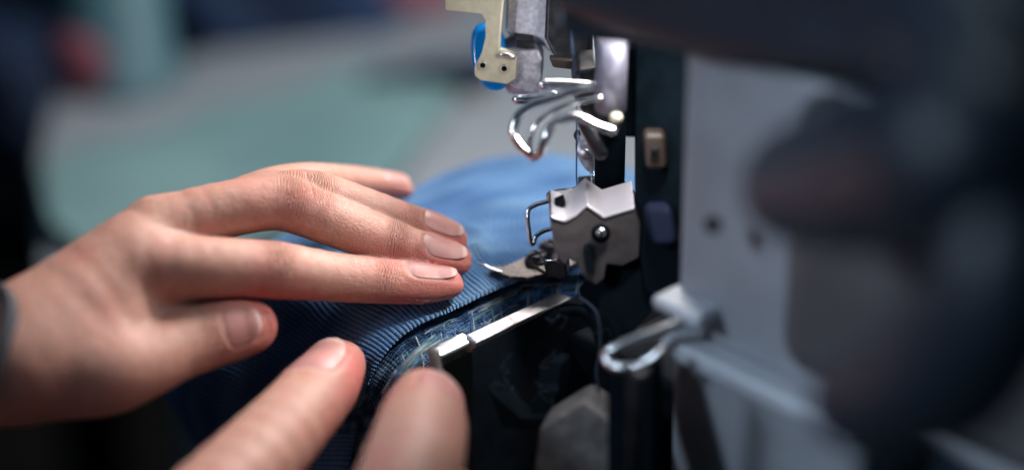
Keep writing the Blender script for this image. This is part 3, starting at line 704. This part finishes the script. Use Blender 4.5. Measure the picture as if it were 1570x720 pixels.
# ---- head: castings, bars, brass bracket
plate('head_casting', [(778, -40, .6), (774, 52, .6), (792, 62, .6), (828, 70, .6), (862, 96, .4), (866, -40, .4)], (.2, 1.6, 0), 'cast', .12)
plate('head_rib', [(838, -40, 0), (834, 60, 0), (852, 96, -.1), (905, 104, -.2), (910, -40, -.2)], (.2, 1.6, 0), 'dark_metal', .12)
plate('head_cover', [(850, -60, -6.6), (846, 48, -6.6), (880, 66, -6.6), (975, 76, -6.6), (1100, 88, -6.6), (1100, -60, -6.6)], (.3, 1.0, 0), 'navy_plastic', .3)
c = Q(802, 138, 1.6); MB().cyl(c, (-.06, 0, 1), .5, 1.6, 36, prof=[(.40, 0), (.48, .06), (.50, .2), (.50, 1.5)]).build('bushing', M['cast'], mc)
plate('bushing_flange', [(776, 76, .3), (826, 74, .3), (834, 92, .3), (830, 140, .3), (822, 148, .3), (785, 138, .3), (776, 120, .3)], (0, .8, 0), 'cast', .14)
plate('bracket_screw_block', [(788, 60, .1), (818, 64, .1), (820, 76, .1), (790, 72, .1)], (0, .5, 0), 'dark_metal', .04)
br = plate('brass_bracket', [(683, -30, 0), (682, 16, 0), (738, 22, 0), (744, 32, 0), (744, 58, 0), (738, 82, 0), (727, 104, 0), (727, 116, 0), (736, 124, 0), (778, 130, 0),
      (790, 122, 0), (792, 92, 0), (786, 82, 0), (766, 76, 0), (767, 45, 0), (774, -30, 0)], (.04, .16, .02), 'brass', .035)
for x, y in ((740, 101), (773, 106)):
    MB().cyl(Q(x, y, -.06), (0, .3, .05), .075, .16, 20).build('screw_hole', M['void'], br)
    MB().tube([Q(x + 5.5 * math.cos(a), y + 5.5 * math.sin(a), -.05) for a in np.linspace(0, 2 * math.pi, 20)], .022, 8, 1).build('hole_rim', M['brass'], br)
MB().tube(pq([(769, 84, -.12), (778, 85, -.14), (786, 88, -.12)]), .075, 12, 4).build('highlight_bead', M['bright_steel'], br)  # bright steel bead shaped to give the bracket its highlight
# blue plastic guard behind the bracket
prof = []
for k in range(40):
    an = 2 * math.pi * k / 40; x = math.cos(an); y = math.sin(an)
    cx, cy, rx, ry = 752, 92, 29, 50
    sk = 8 * y
    prof.append(Q(cx + rx * np.sign(x) * abs(x) ** .85 + sk, cy + ry * np.sign(y) * abs(y) ** .85, .45))
MB().prism(prof, (0, .45, 0)).build('blue_guard', M['blue_plastic'], mc, bevel=.14, seg=5)
tag(bpy.data.objects['blue_guard'], 'bright blue rounded plastic guard')
# ---- chrome hook-shaped levers
def tube(name, pts, r, m='chrome', sm=6, flat=None, seg=18, par=None):
    return MB().tube(pq(pts), r, seg, sm, flat=flat).build(name, M[m], par or mc)
tube('thread_lever', [(930, 128, -3.0), (885, 138, -3.0), (850, 150, -3.0), (818, 160, -3.0), (795, 178, -3.0), (787, 204, -3.0), (800, 226, -3.0), (818, 240, -3.0)], .125)
tube('thread_lever', [(940, 200, -3.4), (915, 192, -3.4), (890, 180, -3.4), (868, 181, -3.4), (848, 190, -3.4), (836, 212, -3.4), (828, 234, -3.2), (818, 241, -3.0)], .125)
tube('thread_lever', [(920, 150, -3.2), (880, 158, -3.2), (846, 172, -3.2), (824, 190, -3.2), (812, 214, -3.1), (815, 236, -3.0)], .085)
tube('lever_rod', [(832, 130, -2.6), (860, 130, -2.6), (905, 133, -2.6)], .15)
tube('lever_rod', [(792, 153, -1.6), (812, 152, -1.6), (850, 146, -1.6)], .13)
tube('lever_tail', [(893, 182, -2.4), (905, 205, -2.4), (922, 236, -2.4)], .15, 'dark_metal', flat=1.6)
plate('lever_boss', [(880, 110, -1.8), (930, 104, -1.8), (960, 130, -1.8), (955, 205, -1.8), (925, 212, -1.8), (896, 180, -1.8), (876, 150, -1.8)], (0, 1.5, 0), 'dark_metal', .2)
MB().cyl(Q(936, 168, -2.6), UPv * 1.0, .42, 2.0, 32).build('needle_bar_clamp', M['lilac_steel'], mc)
plate('bar_block', [(912, 62, -2.2), (962, 62, -2.2), (964, 118, -2.2), (915, 118, -2.2)], (0, 1, 0), 'lilac_steel', .2)
tube('set_screw', [(942, 180, -3.2), (946, 180, -3.4)], .14, 'brass', 1)
plate('oil_channel', [(842, 90, -.4), (902, 96, -.4), (900, 110, -.4), (848, 104, -.4)], (0, .3, 0), 'tan', .04)
plate('rear_block', [(905, 40, .6), (1040, 40, .6), (1040, 214, .6), (962, 214, .6), (920, 200, .6), (890, 150, .6)], (0, 2, 0), 'black', .2)
# presser bar, needle clamp, screw plate
MB().cyl(Q(934, 302, 0), UPv, .42, 2.7, 36).build('presser_bar', M['black'], mc)
MB().cyl(Q(938, 304, .1), UPv, .60, .36, 36, prof=[(.60, 0), (.62, .08), (.60, .2), (.5, .34)]).build('presser_collar', M['black'], mc)
tube('teardrop_plate', [(894, 205, .1), (898, 228, 0), (908, 252, 0), (918, 262, 0)], [.20, .30, .24, .12], 'cast', flat=.5)
sc_ = MB().cyl(Q(897, 236, -.25), (-.2, -1, .3), .15, .10, 24).build('plate_screw', M['steel'], mc)
nb = [(889, 292), (897, 286), (905, 293), (914, 285), (921, 294), (929, 287), (900, 277), (912, 274), (924, 272), (893, 300), (908, 302)]
for k, (x, y) in enumerate(nb):
    MB().cyl(Q(x, y, -.3 + .06 * (k % 4)), (random.uniform(-.3, .3), -1, random.uniform(-.2, .5)), random.uniform(.055, .10), random.uniform(.1, .2), 14).build('clamp_screw', M['chrome' if k % 3 else 'dark_metal'], mc)
plate('needle_clamp', [(886, 282, 0), (932, 278, 0), (935, 306, 0), (890, 308, 0)], (0, .5, 0), 'dark_metal', .06)
tube('needle', [(912, 262, -.1), (912, 345, -.1)], .045, 'chrome', 1)
tube('needle', [(922, 255, .0), (922, 345, .0)], .045, 'chrome', 1)
tube('thread_eyelet', [(884, 200, 0), (881, 207, 0), (884, 214, 0), (889, 210, 0), (888, 201, 0)], .03, 'dark_metal')
# ---- steel foot holder block
T_ = [(846, 333), (849, 336), (866, 341), (882, 333), (900, 317), (926, 335), (973, 321)]
MB().prism(pq([(x, y, -2.46) for x, y in T_] + [(x, y - 4, -2.46) for x, y in T_[::-1]]), (-.02, 1.30, .14)).build('holder_top', M['holder_lit'], mc, bevel=.03)  # separate cap so the holder's lit top has its own paler colour
hb = plate('foot_holder', [(842, 330, -2.4), (848, 336, -2.4), (866, 342, -2.4), (882, 334, -2.4), (900, 318, -2.4), (926, 336, -2.4), (972, 322, -2.4), (982, 345, -2.4), (980, 395, -2.4), (955, 408, -2.4), (930, 405, -2.4), (926, 428, -2.4), (914, 437, -2.4),
       (898, 428, -2.4), (884, 404, -2.4), (872, 398, -2.4), (868, 408, -2.4), (856, 398, -2.4), (848, 372, -2.4)], (-.02, 1.25, .12), 'holder_shaded', .2, seg=4)
MB().cyl(Q(921, 357, -2.55), (0, -1, .2), .26, .1, 28).build('bolt_recess', M['void'], hb)
MB().cyl(Q(922, 356, -2.7), (0, -1, .3), .15, .12, 24, prof=[(.15, 0), (.14, .06), (.08, .11)]).build('bolt', M['chrome'], hb)
plate('slot', [(896, 376, -2.5), (906, 376, -2.5), (912, 420, -2.5), (902, 420, -2.5)], (0, .1, 0), 'void', .01)
plate('holder_notch', [(850, 312, -2.0), (864, 306, -2.0), (868, 316, -2.0), (854, 322, -2.0)], (0, .3, .02), 'void', .02)
tube('holder_lip', [(845, 300, -1.0), (870, 296, -1.0), (905, 299, -1.0), (940, 300, -1.0), (966, 297, -1.0)], .14, 'bright_steel')
# spring wire of the foot
tube('wire_guide', [(885, 288, -.2), (866, 297, -.2), (845, 307, -.2), (824, 313, -.2), (812, 320, -.2), (809, 332, -.2), (811, 352, -.2), (814, 372, -.2), (819, 372, -.2), (822, 362, -.2), (834, 354, -.2), (856, 348, -.2), (880, 345, -.2)], .065, 'chrome', 5)
# ---- needle plate tongue with two cross-head screws
tg = [(757, 414), (752, 408), (772, 408), (790, 401), (806, 393), (828, 383), (850, 378), (884, 380), (890, 398), (866, 412), (840, 419), (810, 425), (782, 424)]
MB().prism([P(x, y, .16) for x, y in tg], (0, 0, -.12)).build('needle_plate', M['worn_steel'], mc, bevel=.02)
MB().prism([P(x, y, .24) for x, y in ((803, 396), (826, 384), (868, 384), (872, 408), (836, 416))], (0, 0, -.07)).build('plate_cap', M['worn_steel'], mc, bevel=.02)
MB().tube([P(731, 402, .30), P(742, 406, .28), P(754, 412, .22), P(768, 416, .18)], [.012, .05, .075, .05], 10, 4, flat=.6).build('needle_plate_tip', M['bright_steel'], mc)
MB().tube([P(752, 413, .14), P(772, 422, .12), P(795, 426, .12), P(820, 424, .12), P(838, 420, .14)], .045, 10, 5).build('plate_edge', M['dark_metal'], mc)
def cross_screw(c, r):
    o = MB().cyl(c, UPv, r, .12, 32).build('cross_screw', M['screw_black'], mc)
    m = MB()
    for q in range(4):
        a0 = q * math.pi / 2 + .5; pts = []
        g = .05
        cx = c + UPv * .115 + np.array([math.cos(a0 + math.pi / 4), math.sin(a0 + math.pi / 4), 0]) * g * 1.2
        pts.append(cx)
        for k in range(7):
            an = a0 + .16 + (math.pi / 2 - .32) * k / 6; pts.append(c + UPv * .115 + np.array([math.cos(an), math.sin(an), 0]) * r * .86)
        m.prism(pts, UPv * .07)
    m.build('screw_head', M['screw_black'], o, bevel=.012)
    MB().tube([c + UPv * .05 + np.array([math.cos(t), math.sin(t), 0]) * (r * 1.12) for t in np.linspace(0, 2 * math.pi, 33)], .03, 8, 1).build('washer', M['screw_black'], o)
cross_screw(P(824, 397, .25), .28); cross_screw(P(845, 380, .25), .30)
plate('knife_clamp', [(832, 402, -.4), (842, 397, -.5), (856, 402, -.6), (868, 408, -.6), (870, 424, -.6), (860, 430, -.5), (846, 424, -.4), (836, 418, -.4)], (.1, .5, .05), 'dark_metal', .06)
tube('knife_edge', [(838, 399, -.5), (850, 399, -.6), (862, 404, -.6)], .035, 'chrome')
# ---- front edge of the cloth plate: long bevelled strip and short bright plate
def rail(name, p, q, z, wdt, hgt, m, bev):
    a, b = P(*p, z), P(*q, z); d = b - a; d[2] = 0
    n = np.cross(d, UPv); n /= np.linalg.norm(n)
    return MB().prism([a, b, b + n * wdt - UPv * wdt * .22, a + n * wdt - UPv * wdt * .22], (0, 0, -hgt)).build(name, M[m], mc, bevel=bev)
rail('cloth_plate_edge', (714, 512), (862, 443), -.50, .42, .5, 'steel', .05)
rail('cloth_plate_end', (655, 530), (710, 505), -.55, .50, .4, 'bright_steel', .12)
tube('plate_stem', [(664, 540, -2.6), (668, 560, -2.6), (676, 590, -2.6), (690, 640, -2.6)], .16, 'grey_cast')
# ---- housing and looper parts in the dark cavity
plate('looper_housing', [(722, 532, -1.8), (868, 462, .2), (960, 470, .2), (1010, 520, 0), (1010, 900, 0), (722, 900, -1.8)], (1.5, 1.5, 0), 'void', .15)
plate('looper_plate', [(826, 566, -2.6), (846, 552, -2.4), (862, 556, -2.4), (850, 622, -2.6), (836, 640, -2.8), (816, 634, -2.8)], (.3, .5, 0), 'black', .05)
plate('looper_shield', [(745, 592, -3), (800, 640, -3), (836, 640, -3), (825, 660, -3), (770, 655, -3)], (.3, .5, 0), 'black', .06)
plate('cast_foot', [(815, 735, -4), (826, 655, -4), (862, 632, -3.8), (894, 612, -3.6), (946, 650, -4), (950, 735, -4.4)], (.3, 1, 0), 'grey_cast', .15)
plate('knife_arm', [(884, 445, -1.8), (930, 400, -1.8), (1004, 418, -2.4), (1006, 470, -2.6), (960, 520, -2.6), (940, 545, -2.4), (905, 500, -2)], (.3, .8, 0), 'black', .12)
tube('looper_arc', [(860, 480, -2.2), (890, 478, -2.4), (912, 500, -2.5), (922, 540, -2.6), (925, 590, -2.7)], .10, 'black', flat=1.5)
MB().cyl(Q(975, 760, -6.2), UPv, .24, 3.7, 24).build('cover_post', M['dark_metal'], mc)
plate('cover_edge', [(928, 575, -5.2), (1002, 560, -5.8), (1002, 900, -5.8), (930, 900, -5.2)], (.3, .8, 0), 'black', .15)
tube('cover_clip', [(1045, 494, -5.4), (1010, 507, -5.4), (965, 524, -5.4), (938, 536, -5.3), (930, 545, -5.2), (936, 556, -5.3), (952, 563, -5.5), (974, 561, -5.6), (996, 552, -5.8), (1012, 540, -5.9)], .14, 'bright_steel', flat=1.0)
# lint caught on the castings
lm = MB()
for k in range(16):
    x, y = random.uniform(760, 930), random.uniform(480, 640); pts = [(x, y, -2.9)]
    for j in range(5):
        x += random.uniform(-14, 14); y += random.uniform(-10, 14); pts.append((x, y, -2.9 + random.uniform(-.2, .2)))
    lm.tube(pq(pts), .008, 4, 4)
lm.build('lint', M['lint'], mc); bpy.data.objects['lint']['kind'] = 'stuff'
# threads of the machine
def thread(pts, r, m, label):
    o = MB().tube(pq(pts), r, 8, 5).build('thread', M[m], None); tag(o, label, 'thread'); return o
thread([(884, 150, -.1), (884, 200, -.1), (884, 240, -.1), (884, 276, -.1), (888, 296, -.1)], .020, 'thread_blue', 'fine dark blue thread running straight down left of the presser bar')
thread([(905, 262, -.35), (907, 280, -.4), (906, 300, -.4)], .018, 'thread_white', 'short pale thread at the needle clamp')
thread([(889, 455, -2.3), (915, 480, -2.8), (920, 530, -2.9), (914, 570, -3), (922, 612, -3.1)], .03, 'lint', 'fuzzy dark blue yarn tail hanging inside the dark machine cavity')
thread([(908, 40, -.6), (912, 120, -1.6), (909, 200, -.9), (912, 262, -.3)], .02, 'thread_white', 'fine pale thread running down in front of the presser bar')
thread([(868, -10, -1.2), (880, 96, -2.6), (884, 150, -.2)], .018, 'thread_blue', 'fine dark thread coming down from the head casting above the chrome levers')
for n_, p_ in (('E ridge L', K(-2.3, 5.4, 1)), ('E ridge R', K(-2.3, 20, 1)), ('face L bottom', K(-.3, 4, .9)), ('face L top', K(-.3, 4, 9)), ('face R top', K(-.3, 20, 9)), ('arm L', K(-7.5, 2.6, 9.6)), ('arm R', K(-7.5, 20, 9.6)), ('ledge', K(-1.7, 4.4, 2.1)), ('bed corner', K(-.2, -2.2, -.62)), ('nose', K(-3.2, -.4, 9))):
    print(n_, [round(float(q)) for q in proj(p_)])
